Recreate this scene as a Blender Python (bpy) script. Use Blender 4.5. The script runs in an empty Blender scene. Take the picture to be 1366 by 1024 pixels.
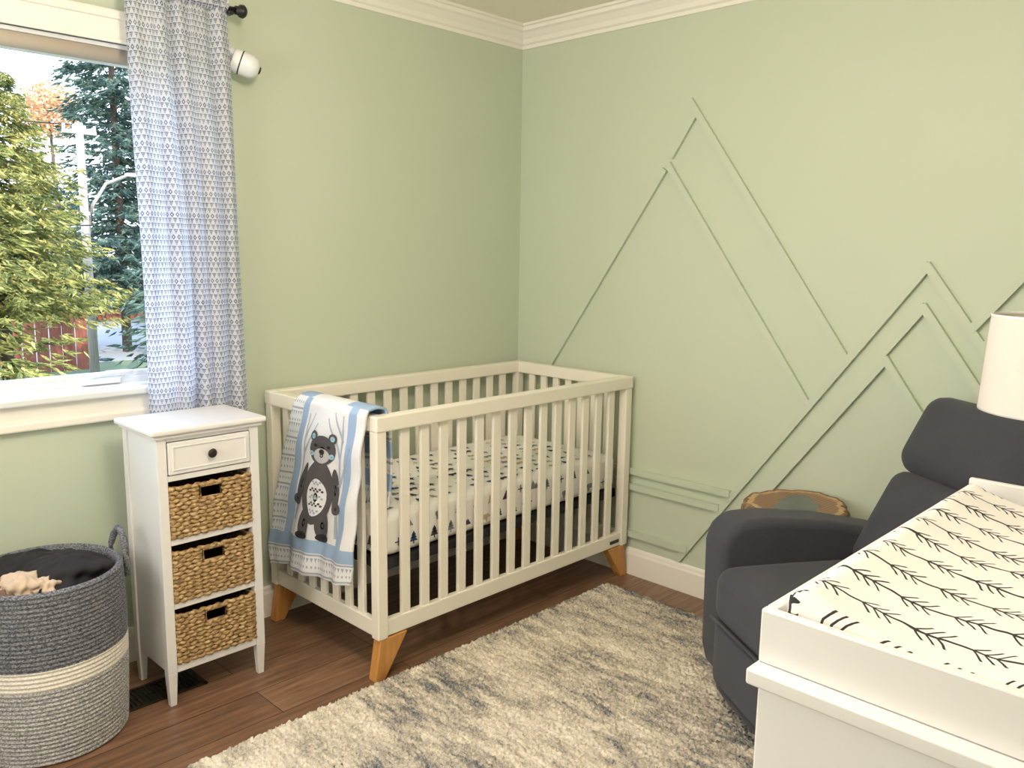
import bpy, math, random, bmesh
import numpy as np
from mathutils import Matrix, Vector
random.seed(7); rng=np.random.RandomState(7)
S=bpy.context.scene
COL=S.collection
# ------------------------------------------------------------------ materials
def srgb(r,g,b):
    f=lambda c:(c/255/12.92 if c/255<=.04045 else ((c/255+.055)/1.055)**2.4)
    return (f(r),f(g),f(b),1)
class NT:
    def __init__(s,name):
        s.m=bpy.data.materials.new(name); s.m.use_nodes=True
        s.t=s.m.node_tree; s.n=s.t.nodes; s.l=s.t.links
        s.b=s.n['Principled BSDF']
    def new(s,typ,**k):
        x=s.n.new(typ)
        for a,v in k.items():
            if a.startswith('i_'): x.inputs[a[2:].replace('_',' ')].default_value=v
            else: setattr(x,a,v)
        return x
    def link(s,a,b): s.l.new(a,b)
    def math(s,op,a,b=None,c=None):
        x=s.n.new('ShaderNodeMath'); x.operation=op
        for i,v in enumerate((a,b,c)):
            if v is None: continue
            if isinstance(v,(int,float)): x.inputs[i].default_value=v
            else: s.l.new(v,x.inputs[i])
        return x.outputs[0]
    def mix(s,fac,a,b):
        x=s.n.new('ShaderNodeMix'); x.data_type='RGBA'
        if isinstance(fac,(int,float)): x.inputs[0].default_value=fac
        else: s.l.new(fac,x.inputs[0])
        for v,i in ((a,6),(b,7)):
            if isinstance(v,tuple): x.inputs[i].default_value=v
            else: s.l.new(v,x.inputs[i])
        return x.outputs[2]
    def coord(s,kind='Object',scale=(1,1,1)):
        t=s.n.new('ShaderNodeTexCoord'); m=s.n.new('ShaderNodeMapping'); m.inputs['Scale'].default_value=scale
        s.l.new(t.outputs[kind],m.inputs[0]); return m.outputs[0]
    def noise(s,vec,scale,detail=3,rough=.5):
        x=s.n.new('ShaderNodeTexNoise'); x.inputs['Scale'].default_value=scale; x.inputs['Detail'].default_value=detail; x.inputs['Roughness'].default_value=rough
        if vec is not None: s.l.new(vec,x.inputs['Vector'])
        return x.outputs[0]
    def ramp(s,fac,stops):
        x=s.n.new('ShaderNodeValToRGB'); e=x.color_ramp.elements
        while len(e)<len(stops): e.new(.5)
        for k,(p,c) in zip(e,stops): k.position=p; k.color=c
        s.l.new(fac,x.inputs[0]); return x.outputs[0]
    def bump(s,h,strength=.3,dist=.01):
        x=s.n.new('ShaderNodeBump'); x.inputs['Strength'].default_value=strength; x.inputs['Distance'].default_value=dist
        s.l.new(h,x.inputs['Height']); s.l.new(x.outputs[0],s.b.inputs['Normal'])
    def color(s,c):
        if isinstance(c,tuple): s.b.inputs['Base Color'].default_value=c
        else: s.l.new(c,s.b.inputs['Base Color'])
def simple(name,c,rough=.5,var=.06,nscale=8,bump=0,bscale=200,metal=0,spec=.5,sheen=0):
    m=NT(name); co=m.coord()
    n=m.noise(co,nscale)
    d=tuple(max(0,x*(1-var)) for x in c[:3])+(1,); u=tuple(min(1,x*(1+var)) for x in c[:3])+(1,)
    m.color(m.mix(n,d,u)); m.b.inputs['Roughness'].default_value=rough; m.b.inputs['Metallic'].default_value=metal
    m.b.inputs['Specular IOR Level'].default_value=spec
    if sheen: m.b.inputs['Sheen Weight'].default_value=sheen
    if bump: m.bump(m.noise(co,bscale,2),bump,.002)
    return m.m
WALL=simple('wall_paint_sage',srgb(199,208,189),.5,.02,1.5,.08,300,spec=.35)
CEIL=simple('ceiling_paint',srgb(242,236,222),.8,.02,2,.1,150)
TRIM=simple('trim_white',srgb(244,240,232),.35,.01,3)
WHITE=simple('white_paint',srgb(232,230,230),.35,.015,4)
CRIBW=simple('crib_white',srgb(242,236,224),.4,.015,4)
VINYL=simple('white_vinyl',srgb(228,231,234),.3,.01,4)
BLACK=simple('black_metal',srgb(28,28,30),.4,.1,20)
DARK=simple('dark_wire',srgb(40,42,48),.5,.1,20)
BRONZE=simple('bronze_knob',srgb(60,50,42),.35,.1,30,metal=.6)
def wood(name,c1,c2,scale=(2,30,30),rough=.45):
    m=NT(name); co=m.coord('Object',scale); n=m.noise(co,3,5,.6)
    m.color(m.ramp(n,[(.3,c1),(.7,c2)])); m.b.inputs['Roughness'].default_value=rough; m.bump(n,.1,.002); return m.m
OAK=wood('oak_orange',srgb(184,124,60),srgb(216,160,92),(12,12,2))
m=NT('floor_laminate'); co=m.coord()
br=m.new('ShaderNodeTexBrick'); br.offset=.37; br.inputs['Scale'].default_value=1; br.inputs['Brick Width'].default_value=1.25; br.inputs['Row Height'].default_value=.165
br.inputs['Mortar Size'].default_value=.0016; br.inputs['Color1'].default_value=(.2,.2,.2,1); br.inputs['Color2'].default_value=(.8,.8,.8,1); br.inputs['Mortar'].default_value=(0,0,0,1)
m.link(co,br.inputs['Vector'])
gr=m.noise(m.coord('Object',(1.2,14,1)),4,6,.6)
g2=m.math('ADD',m.math('MULTIPLY',gr,.7),m.math('MULTIPLY',br.outputs['Color'],.3))
c=m.ramp(g2,[(.3,srgb(92,67,52)),(.5,srgb(126,94,73)),(.72,srgb(160,126,100))])
m.color(m.mix(br.outputs['Fac'],c,srgb(56,40,32))); m.b.inputs['Roughness'].default_value=.36; m.bump(gr,.08,.003); FLOOR=m.m
m=NT('rug_shag'); 
a=m.noise(m.coord('Object',(9,2.0,1)),2.4,8,.76)
b2=m.noise(m.coord('Object',(1.3,.9,1)),1.5,2,.5)
f=m.noise(m.coord(),120,3,.8)
v=m.math('ADD',m.math('MULTIPLY',a,.62),m.math('ADD',m.math('MULTIPLY',b2,.34),m.math('MULTIPLY',f,.26)))
c=m.ramp(v,[(.475,srgb(86,90,98)),(.525,srgb(134,135,136)),(.565,srgb(182,173,160)),(.635,srgb(220,210,194)),(.72,srgb(242,234,220))])
m.color(c); m.b.inputs['Roughness'].default_value=.95; m.b.inputs['Specular IOR Level'].default_value=.1; RUG=m.m
m=NT('charcoal_fabric'); co=m.coord(); n=m.noise(co,500,2); n2=m.noise(co,12,3)
m.color(m.mix(m.math('ADD',m.math('MULTIPLY',n,.7),m.math('MULTIPLY',n2,.3)),srgb(42,44,52),srgb(76,78,88))); m.b.inputs['Roughness'].default_value=.9; m.b.inputs['Sheen Weight'].default_value=.1
m.bump(n,.5,.002); CHAR=m.m
m=NT('wicker_straw'); n=m.noise(m.coord('Object',(40,40,120)),1.5,4,.6)
m.color(m.ramp(n,[(.3,srgb(112,86,52)),(.5,srgb(172,140,94)),(.7,srgb(218,192,146))])); m.b.inputs['Roughness'].default_value=.6; m.bump(n,.4,.003); WICK=m.m
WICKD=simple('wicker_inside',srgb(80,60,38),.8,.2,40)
def rope(name,c1,c2):
    m=NT(name); n=m.noise(m.coord('Object',(130,130,260)),1.3,3,.7)
    m.color(m.ramp(n,[(.40,c1),(.60,c2)])); m.b.inputs['Roughness'].default_value=.9; m.bump(n,.6,.003); return m.m
ROPED=rope('rope_dark',srgb(60,63,72),srgb(142,142,150))
ROPEL=rope('rope_light',srgb(120,120,126),srgb(206,204,204))
ROPEW=rope('rope_white',srgb(214,208,198),srgb(240,236,228))
def cloth_pattern(name,base,ink,su,sv,cover=.5):
    m=NT(name); t=m.new('ShaderNodeTexCoord'); sp=m.new('ShaderNodeSeparateXYZ'); m.link(t.outputs['UV'],sp.inputs[0])
    U=m.math('MULTIPLY',sp.outputs[0],su); V=m.math('MULTIPLY',sp.outputs[1],sv)
    fu=m.math('ABSOLUTE',m.math('SUBTRACT',m.math('FRACT',U),.5)); fv=m.math('FRACT',V)
    row=m.math('FRACT',m.math('MULTIPLY',m.math('FLOOR',V),.37))
    tri=m.math('LESS_THAN',m.math('ADD',m.math('MULTIPLY',fu,1.6),m.math('MULTIPLY',fv,.8)),.62)
    dot=m.math('LESS_THAN',m.math('ADD',m.math('POWER',fu,2),m.math('POWER',m.math('SUBTRACT',fv,.5),2)),.05)
    bar=m.math('LESS_THAN',m.math('ABSOLUTE',m.math('SUBTRACT',fv,.5)),.16)
    k1=m.math('LESS_THAN',row,.35); k2=m.math('GREATER_THAN',row,.7)
    mx=m.new('ShaderNodeMix'); m.link(k1,mx.inputs[0]); m.link(dot,mx.inputs[2]); m.link(tri,mx.inputs[3])
    mx2=m.new('ShaderNodeMix'); m.link(k2,mx2.inputs[0]); m.link(mx.outputs[0],mx2.inputs[2]); m.link(bar,mx2.inputs[3])
    fac=m.math('MULTIPLY',mx2.outputs[0],cover)
    c=m.mix(fac,base,ink); m.color(c); m.b.inputs['Roughness'].default_value=.9; m.b.inputs['Specular IOR Level'].default_value=.1
    return m.m
m=NT('curtain_fabric'); t=m.new('ShaderNodeTexCoord'); sp=m.new('ShaderNodeSeparateXYZ'); m.link(t.outputs['UV'],sp.inputs[0])
V=m.math('MULTIPLY',sp.outputs[1],78); rowi=m.math('FLOOR',V); fv=m.math('FRACT',V)
U=m.math('ADD',m.math('MULTIPLY',sp.outputs[0],32),m.math('MULTIPLY',rowi,.5)); fu=m.math('ABSOLUTE',m.math('SUBTRACT',m.math('FRACT',U),.5))
tri=m.math('LESS_THAN',m.math('ADD',m.math('MULTIPLY',fu,2.1),fv),1.0)
hat=m.math('GREATER_THAN',m.math('FRACT',m.math('MULTIPLY',fv,3.5)),.32)
tri=m.math('MULTIPLY',tri,hat)
dv=m.math('ABSOLUTE',m.math('SUBTRACT',fv,.5))
dia=m.math('LESS_THAN',m.math('ABSOLUTE',m.math('SUBTRACT',m.math('ADD',m.math('MULTIPLY',fu,1.3),dv),.36)),.14)
r1=m.math('LESS_THAN',m.math('FRACT',m.math('MULTIPLY',rowi,.25)),.6)
mx=m.new('ShaderNodeMix'); m.link(r1,mx.inputs[0]); m.link(dia,mx.inputs[2]); m.link(tri,mx.inputs[3])
fac=m.math('MULTIPLY',mx.outputs[0],m.math('ADD',.45,m.math('MULTIPLY',m.noise(t.outputs['UV'],30,2),.8)))
c=m.mix(fac,srgb(234,236,246),srgb(98,106,142)); m.color(c); m.b.inputs['Roughness'].default_value=.9; m.b.inputs['Specular IOR Level'].default_value=.1
tr=m.new('ShaderNodeBsdfTranslucent'); m.link(c,tr.inputs[0]); ms=m.new('ShaderNodeMixShader'); ms.inputs[0].default_value=.5
m.link(m.b.outputs[0],ms.inputs[1]); m.link(tr.outputs[0],ms.inputs[2]); m.link(ms.outputs[0],m.n['Material Output'].inputs[0]); CURT=m.m
QPAT=cloth_pattern('quilt_pattern',srgb(228,230,234),srgb(140,148,166),34,44,.75)
QWHITE=simple('quilt_white',srgb(230,230,233),.9,.02,10,.2,300)
QBLUE=simple('quilt_blue',srgb(156,180,212),.9,.04,10,.2,300)
GREYB=simple('bear_grey',srgb(84,80,84),.9,.05,30)
LGREY=simple('bear_face',srgb(190,188,188),.9,.05,30)
DGREY=simple('bear_dark',srgb(44,42,46),.9,.05,30)
CYAN=simple('bear_cheek',srgb(150,196,214),.9,.05,30)
BRANCH=simple('branch_blue_grey',srgb(172,182,198),.9,.05,30)
SHEET=simple('sheet_white',srgb(238,236,232),.9,.02,10,.1,300)
NAVY=simple('print_navy',srgb(44,74,116),.9,.05,30)
PGREY=simple('print_grey',srgb(126,136,140),.9,.05,30)
PTAN=simple('print_tan',srgb(196,180,140),.9,.05,30)
PDARK=simple('print_dark',srgb(66,66,74),.9,.05,30)
m=NT('lamp_shade_linen'); m.color(m.mix(m.noise(m.coord('Object',(80,80,400)),2,2),srgb(234,229,226),srgb(244,240,237))); m.b.inputs['Roughness'].default_value=.9
tr=m.new('ShaderNodeBsdfTranslucent'); tr.inputs[0].default_value=srgb(246,240,234); ms=m.new('ShaderNodeMixShader'); ms.inputs[0].default_value=.3
m.link(m.b.outputs[0],ms.inputs[1]); m.link(tr.outputs[0],ms.inputs[2]); m.link(ms.outputs[0],m.n['Material Output'].inputs[0]); SHADE=m.m
m=NT('changing_pad_cover'); t=m.new('ShaderNodeTexCoord'); sp=m.new('ShaderNodeSeparateXYZ'); m.link(t.outputs['Object'],sp.inputs[0])
wob=m.noise(m.coord(),14,2)
X=m.math('ADD',sp.outputs[0],m.math('MULTIPLY',m.math('SUBTRACT',wob,.5),.03)); Y=sp.outputs[1]
U=m.math('DIVIDE',X,.078); fu=m.math('ABSOLUTE',m.math('SUBTRACT',m.math('FRACT',U),.5))
row=m.math('FLOOR',U)
line=m.math('LESS_THAN',fu,.034)
V=m.math('ADD',m.math('DIVIDE',Y,.070),m.math('MULTIPLY',row,.37))
fv=m.math('FRACT',m.math('ADD',V,m.math('MULTIPLY',fu,.9)))
tick=m.math('LESS_THAN',m.math('ABSOLUTE',m.math('SUBTRACT',m.math('FRACT',m.math('MULTIPLY',fv,5.0)),.5)),.14)
tick=m.math('MULTIPLY',tick,m.math('MULTIPLY',m.math('LESS_THAN',fv,.6),m.math('LESS_THAN',fu,.27)))
ink=m.math('MAXIMUM',line,tick)
m.color(m.mix(ink,srgb(236,233,233),srgb(42,42,46))); m.b.inputs['Roughness'].default_value=.9; ARROW=m.m
def leafmat(name,c1,c2,c3):
    m=NT(name); n=m.noise(m.coord(),3,6,.85); c=m.ramp(n,[(.38,c1),(.5,c2),(.6,c3)]); m.color(c); m.b.inputs['Roughness'].default_value=.8
    tr=m.new('ShaderNodeBsdfTranslucent'); m.link(c,tr.inputs[0]); ms=m.new('ShaderNodeMixShader'); ms.inputs[0].default_value=.25
    m.link(m.b.outputs[0],ms.inputs[1]); m.link(tr.outputs[0],ms.inputs[2]); m.link(ms.outputs[0],m.n['Material Output'].inputs[0]); return m.m
SPR1=leafmat('spruce_needles_sunlit',srgb(76,94,58),srgb(148,150,82),srgb(222,206,132))  # pale yellow end of the ramp paints sunlit highlights into the needles
SPR2=leafmat('spruce_needles_blue',srgb(52,74,72),srgb(90,114,102),srgb(140,156,134))
ORL=leafmat('autumn_leaves',srgb(190,140,96),srgb(212,166,120),srgb(232,196,150))
BARK=wood('bark',srgb(70,54,44),srgb(116,96,80),(20,20,3),.9)
FENCE=wood('fence_cedar',srgb(112,60,44),srgb(150,88,66),(8,8,1),.8)
POLE=wood('pole_wood',srgb(150,142,134),srgb(186,178,170),(20,20,1),.8)
GROUND=simple('ground_gravel',srgb(150,146,140),.95,.2,.6,.3,20)
ROADM=simple('lawn',srgb(104,114,78),.95,.3,1.5,.3,20)
BARKS=wood('slab_bark',srgb(66,48,36),srgb(168,136,104),(22,22,10),.9)
SAP=wood('slab_sapwood',srgb(170,132,92),srgb(214,182,140),(14,14,6),.5)
m=NT('slab_wood'); w=m.new('ShaderNodeTexWave',wave_type='RINGS',rings_direction='Z'); w.inputs['Scale'].default_value=22; w.inputs['Distortion'].default_value=3; m.link(m.coord(),w.inputs[0])
m.color(m.mix(w.outputs[1],srgb(116,78,52),srgb(156,114,78))); m.b.inputs['Roughness'].default_value=.35; SLAB=m.m
RESIN=simple('slab_resin',srgb(92,98,96),.25,.25,14)
# ------------------------------------------------------------------ geometry helpers
def group(name,loc,rotz=None):
    e=bpy.data.objects.new(name,None); e.location=loc; e.empty_display_size=.1; COL.objects.link(e)
    e['loc']=1 if rotz is not None else 0
    if rotz is not None: e.rotation_euler=(0,0,rotz)
    return e
def obj(name,v,f,mats,parent=None,smooth=False,bevel=0,seg=2,sub=0,mi=None,uv=None):
    me=bpy.data.meshes.new(name); me.from_pydata([tuple(map(float,a)) for a in v],[],[tuple(map(int,a)) for a in f])
    for mm in (mats if isinstance(mats,list) else [mats]): me.materials.append(mm)
    if mi is not None: me.polygons.foreach_set('material_index',mi)
    if uv is not None:
        l=me.uv_layers.new(name='UVMap'); vi=np.empty(len(me.loops),dtype=int); me.loops.foreach_get('vertex_index',vi)
        l.data.foreach_set('uv',np.asarray(uv)[vi].ravel())
    if smooth: me.polygons.foreach_set('use_smooth',[True]*len(me.polygons))
    me.update()
    o=bpy.data.objects.new(name,me); COL.objects.link(o)
    if bevel:
        b=o.modifiers.new('bevel','BEVEL'); b.width=bevel; b.segments=seg; b.limit_method='ANGLE'; b.angle_limit=.5
        if smooth or seg>2:
            me.polygons.foreach_set('use_smooth',[True]*len(me.polygons)); 
            w=o.modifiers.new('wn','WEIGHTED_NORMAL'); w.keep_sharp=False
    if parent:
        o.parent=parent
        if not parent['loc']: o.matrix_parent_inverse=Matrix.Translation(-Vector(parent.location))
    return o
BF=[(0,3,2,1),(4,5,6,7),(0,1,5,4),(1,2,6,5),(2,3,7,6),(3,0,4,7)]
def bv(x0,x1,y0,y1,z0,z1): return [(x0,y0,z0),(x1,y0,z0),(x1,y1,z0),(x0,y1,z0),(x0,y0,z1),(x1,y0,z1),(x1,y1,z1),(x0,y1,z1)]
def box(name,x0,x1,y0,y1,z0,z1,mat,parent=None,bevel=.003,seg=2,**k): return obj(name,bv(x0,x1,y0,y1,z0,z1),BF,mat,parent,bevel=bevel,seg=seg,**k)
def boxes(name,L,mat,parent=None,bevel=.003,seg=2):
    v=[];f=[]
    for b in L:
        n=len(v); v+=bv(*b) if len(b)==6 else list(b); f+=[tuple(i+n for i in q) for q in BF]
    return obj(name,v,f,mat,parent,bevel=bevel,seg=seg)
def tubev(pts,r,seg=8,closed=False):
    P=[Vector(p) for p in pts]; n=len(P); v=[];f=[]
    up=Vector((0,0,1))
    for i in range(n):
        if closed: d=P[(i+1)%n]-P[i-1]
        else: d=P[min(i+1,n-1)]-P[max(i-1,0)]
        d.normalize(); a=up if abs(d.dot(up))<.95 else Vector((1,0,0))
        s=d.cross(a).normalized(); t=s.cross(d)
        rr=r[i] if hasattr(r,'__len__') else r
        for k in range(seg):
            an=2*math.pi*k/seg; v.append(P[i]+s*math.cos(an)*rr+t*math.sin(an)*rr)
    m_=n if closed else n-1
    for i in range(m_):
        for k in range(seg):
            a=i*seg+k;b=i*seg+(k+1)%seg;j=(i+1)%n
            f.append((a,b,j*seg+(k+1)%seg,j*seg+k))
    if not closed: f.append(tuple(range(seg))[::-1]); f.append(tuple((n-1)*seg+k for k in range(seg)))
    return v,f
def tube(name,pts,r,mat,parent=None,seg=8,closed=False):
    v,f=tubev(pts,r,seg,closed); return obj(name,v,f,mat,parent,smooth=True)
def tubes(name,L,mat,parent=None,seg=8):
    V=[];F=[]
    for pts,r in L:
        v,f=tubev(pts,r,seg); n=len(V); V+=v; F+=[tuple(i+n for i in q) for q in f]
    return obj(name,V,F,mat,parent,smooth=True)
def lathe(name,prof,c,mats,parent=None,seg=48,axis='z',mif=None,smooth=True,rad=None):
    v=[];f=[];mi=[]
    for j,(r,z) in enumerate(prof):
        for k in range(seg):
            a=2*math.pi*k/seg; q=r*(rad(a,j) if rad else 1); x,y=q*math.cos(a),q*math.sin(a)
            p=(x,y,z) if axis=='z' else ((z,x,y) if axis=='x' else (x,z,y))
            v.append((c[0]+p[0],c[1]+p[1],c[2]+p[2]))
    for j in range(len(prof)-1):
        for k in range(seg):
            q=(j*seg+k,j*seg+(k+1)%seg,(j+1)*seg+(k+1)%seg,(j+1)*seg+k)
            f.append(q if axis!='y' else q[::-1]); mi.append(mif(j) if mif else 0)
    return obj(name,v,f,mats,parent,smooth=smooth,mi=mi)
def grid(name,fn,nu,nv,mats,parent=None,mif=None,smooth=True,uvs=(1,1)):
    v=[];f=[];mi=[];uv=[]
    for j in range(nv+1):
        for i in range(nu+1):
            u,w=i/nu,j/nv; v.append(fn(u,w)); uv.append((u*uvs[0],w*uvs[1]))
    for j in range(nv):
        for i in range(nu):
            a=j*(nu+1)+i; f.append((a,a+1,a+nu+2,a+nu+1)); mi.append(mif((i+.5)/nu,(j+.5)/nv) if mif else 0)
    return obj(name,v,f,mats,parent,smooth=smooth,mi=mi,uv=uv)
def extrude(name,poly,x0,x1,mat,parent,bevel=.02,seg=4,axis=0):
    n=len(poly); v=[]
    for x in (x0,x1):
        for a,b in poly:
            v.append((x,a,b) if axis==0 else ((a,x,b) if axis==1 else (a,b,x)))
    f=[tuple(range(n)),tuple(range(2*n-1,n-1,-1))]
    for i in range(n): f.append((i,i+n,(i+1)%n+n,(i+1)%n))
    o=obj(name,v,f,mat,parent,bevel=bevel,seg=seg)
    bm=bmesh.new(); bm.from_mesh(o.data); bmesh.ops.recalc_face_normals(bm,faces=bm.faces); bm.to_mesh(o.data); bm.free()
    return o
def sbox(name,x0,x1,y0,y1,z0,z1,mat,parent,r=.05,puff=0,n=10,rot=None):
    """rounded, softly puffed cushion"""
    cx,cy,cz=(x0+x1)/2,(y0+y1)/2,(z0+z1)/2; hx,hy,hz=(x1-x0)/2,(y1-y0)/2,(z1-z0)/2
    bm=bmesh.new(); bmesh.ops.create_cube(bm,size=2); bmesh.ops.subdivide_edges(bm,edges=bm.edges,cuts=n,use_grid_fill=True)
    for v in bm.verts:
        a=Vector((v.co.x*hx,v.co.y*hy,v.co.z*hz))
        q=Vector((max(-hx+r,min(hx-r,a.x)),max(-hy+r,min(hy-r,a.y)),max(-hz+r,min(hz-r,a.z))))
        d=a-q
        if d.length>1e-6: a=q+d.normalized()*r
        fx,fy,fz=max(1-(a.x/hx)**2,0),max(1-(a.y/hy)**2,0),max(1-(a.z/hz)**2,0)
        if puff:
            m=min(hx,hy,hz)
            if m==hz: a.z*=1+puff*math.sqrt(fx*fy)
            elif m==hy: a.y*=1+puff*math.sqrt(fx*fz)
            else: a.x*=1+puff*math.sqrt(fy*fz)
        v.co=a
    if rot is not None: bmesh.ops.rotate(bm,verts=bm.verts,cent=(0,0,0),matrix=rot)
    for v in bm.verts: v.co+=Vector((cx,cy,cz))
    me=bpy.data.meshes.new(name); bm.to_mesh(me); bm.free(); me.materials.append(mat)
    me.polygons.foreach_set('use_smooth',[True]*len(me.polygons))
    o=bpy.data.objects.new(name,me); COL.objects.link(o); o.parent=parent
    if not parent['loc']: o.matrix_parent_inverse=Matrix.Translation(-Vector(parent.location))
    return o
# ------------------------------------------------------------------ room
RX,RY,CH=-3.7,-3.4,2.44
box('floor',RX-.12,.12,RY-.12,.12,-.08,0,FLOOR,bevel=0)
box('ceiling',RX-.12,.12,RY-.12,.12,CH,CH+.1,CEIL,bevel=0)
WX0,WX1,WZ0,WZ1=-3.05,-1.67,.955,2.05
boxes('wall_left',[(RX,WX0,0,.12,0,CH),(WX1,0,0,.12,0,CH),(WX0,WX1,0,.12,0,WZ0),(WX0,WX1,0,.12,WZ1,CH)],WALL,bevel=0)
box('wall_right',0,.12,RY-.12,.12,0,CH,WALL,bevel=0)
box('wall_back',RX-.12,RX,RY-.12,.12,0,CH,WALL,bevel=0)
box('wall_near',RX,0,RY-.12,RY,0,CH,WALL,bevel=0)
crown=[(0,2.348),(.008,2.348),(.010,2.362),(.02,2.368),(.028,2.385),(.05,2.408),(.062,2.414),(.066,2.428),(.078,2.430),(.078,2.44),(0,2.44)]
basep=[(0,0),(.016,0),(.016,.095),(.012,.103),(.010,.115),(.005,.122),(0,.122)]
def profile_run(name,prof,side):
    v=[];f=[];n=len(prof)
    L={'left':[( RX,0),(0,0)],'right':[(0,0),(0,RY)],'near':[(0,RY),(RX,RY)],'back':[(RX,RY),(RX,0)]}[side]
    N={'left':(0,-1),'right':(-1,0),'near':(0,1),'back':(1,0)}[side]
    D=((L[1][0]-L[0][0]),(L[1][1]-L[0][1])); l=math.hypot(*D); D=(D[0]/l,D[1]/l)
    for e,(px,py) in enumerate(L):
        sgn=1 if e==0 else -1
        for d,z in prof: v.append((px+N[0]*d+D[0]*d*sgn,py+N[1]*d+D[1]*d*sgn,z))
    for i in range(n): f.append((i,(i+1)%n,(i+1)%n+n,i+n))
    obj(name,v,f,TRIM)
for i,s in enumerate(('left','right','near','back')):
    profile_run('trim_%d'%(i+1),crown,s); profile_run('baseboard_'+s,basep,s)
SI=[0]
def strip(y0,z0,y1,z1,w=.027,t=.015):
    SI[0]+=1; t=t+.0004*SI[0]
    d=Vector((y1-y0,z1-z0)).normalized(); n=Vector((-d.y,d.x))*w/2
    y0-=d.x*.010; z0-=d.y*.010
    a=[(y0-n.x,z0-n.y),(y1-n.x,z1-n.y),(y1+n.x,z1+n.y),(y0+n.x,z0+n.y)]
    if d.x<0: a=[a[3],a[2],a[1],a[0]]
    return [(-.0003,p[0],p[1]) for p in a]+[(-t,p[0],p[1]) for p in a]
ST=[(-.935,2.015,-1.625,1.065),(-.957,1.97,-.85,1.81),(-.845,1.775,-1.495,.885),(-.82,1.755,-.16,.81),
(-1.873,1.395,-.975,.135),(-1.873,1.395,-2.00,1.225),(-2.0,1.225,-2.10,1.09),
(-1.873,1.26,-1.25,.40),(-1.873,1.26,-2.16,.87),(-1.765,1.075,-1.33,.475),(-1.765,1.075,-1.95,.82),
(-2.40,1.70,-2.02,1.195),(-2.45,1.66,-2.07,1.15),(-2.4,1.70,-2.9,1.0),
(0,.475,-1.205,.475),(0,.405,-1.16,.405),(0,.19,-1.02,.19)]
mo=boxes('mountain_wall_moulding',[strip(*s) for s in ST],WALL,bevel=0)
bm=bmesh.new(); bm.from_mesh(mo.data); bmesh.ops.recalc_face_normals(bm,faces=bm.faces); bm.to_mesh(mo.data); bm.free()
# ------------------------------------------------------------------ window
g=group('window_1',(-2.4,0,1.0))
def ring(name,x0,x1,z0,z1,w,y0,y1,mat,bev=.004):
    boxes(name,[(x0-w,x0,y0,y1,z0-w,z1+w),(x1,x1+w,y0,y1,z0-w,z1+w),(x0,x1,y0,y1,z1,z1+w),(x0,x1,y0,y1,z0-w,z0)],mat,g,bevel=bev)
ring('casing',WX0,WX1,WZ0,WZ1,.085,-.018,0,TRIM)
ring('casing_outer_bead',WX0-.07,WX1+.07,WZ0-.07,WZ1+.07,.028,-.030,-.0,TRIM,.006)
ring('casing_inner_bead',WX0,WX1,WZ0,WZ1,.014,-.024,0,TRIM,.004)
box('sill_stool',WX0-.05,WX1+.05,-.045,.07,WZ0-.018,WZ0+.006,VINYL,g,.006)
ring('jamb',WX0+.012,WX1-.012,WZ0+.012,WZ1-.012,.014,-.0,.12,VINYL,.001)
ring('vinyl_frame',WX0+.05,WX1-.035,WZ0+.032,WZ1-.035,.025,.05,.10,VINYL,.005)
ring('sash',WX0+.085,WX1-.055,WZ0+.050,WZ1-.052,.022,.06,.09,VINYL,.005)
box('mullion',-2.78,-2.73,.055,.095,WZ0+.04,WZ1-.04,VINYL,g,.006)
m=NT('window_glass'); tb=m.new('ShaderNodeBsdfTransparent'); m.link(tb.outputs[0],m.n['Material Output'].inputs[0]); tb.inputs[0].default_value=(.97,.99,.99,1)
box('glass',WX0+.08,WX1-.05,.074,.076,WZ0+.045,WZ1-.045,m.m,g,0)
SH=simple('roller_shade',srgb(196,184,168),.8,.04,40)
tube('roller_shade_tube',[(WX0+.02,.03,WZ1-.028),(WX1-.02,.03,WZ1-.028)],.026,SH,g,16)
box('crank_base',-2.0,-1.88,.035,.055,WZ0+.014,WZ0+.034,VINYL,g,.006)
tube('crank_handle',[(-1.97,.04,WZ0+.04),(-1.93,.02,WZ0+.055),(-1.87,.02,WZ0+.055),(-1.85,.02,WZ0+.05)],.007,VINYL,g)
g=group('dummy_fill_window',(RX,-1.7,1.5))  # added window frame on the unseen back wall, dresses a fill light
def ringx(name,y0,y1,z0,z1,w,x0,x1,mat):
    boxes(name,[(x0,x1,y0-w,y0,z0-w,z1+w),(x0,x1,y1,y1+w,z0-w,z1+w),(x0,x1,y0,y1,z1,z1+w),(x0,x1,y0,y1,z0-w,z0)],mat,g,bevel=.004)
ringx('casing',-2.0,-.6,.95,2.05,.085,RX,RX+.02,TRIM)
box('mullion',RX,RX+.02,-1.32,-1.28,.95,2.05,VINYL,g,.003)
box('dummy_window_panel',RX,RX+.008,-2.0,-.6,.95,2.05,VINYL,g,0)  # added panel on solid wall, no opening behind it
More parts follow.
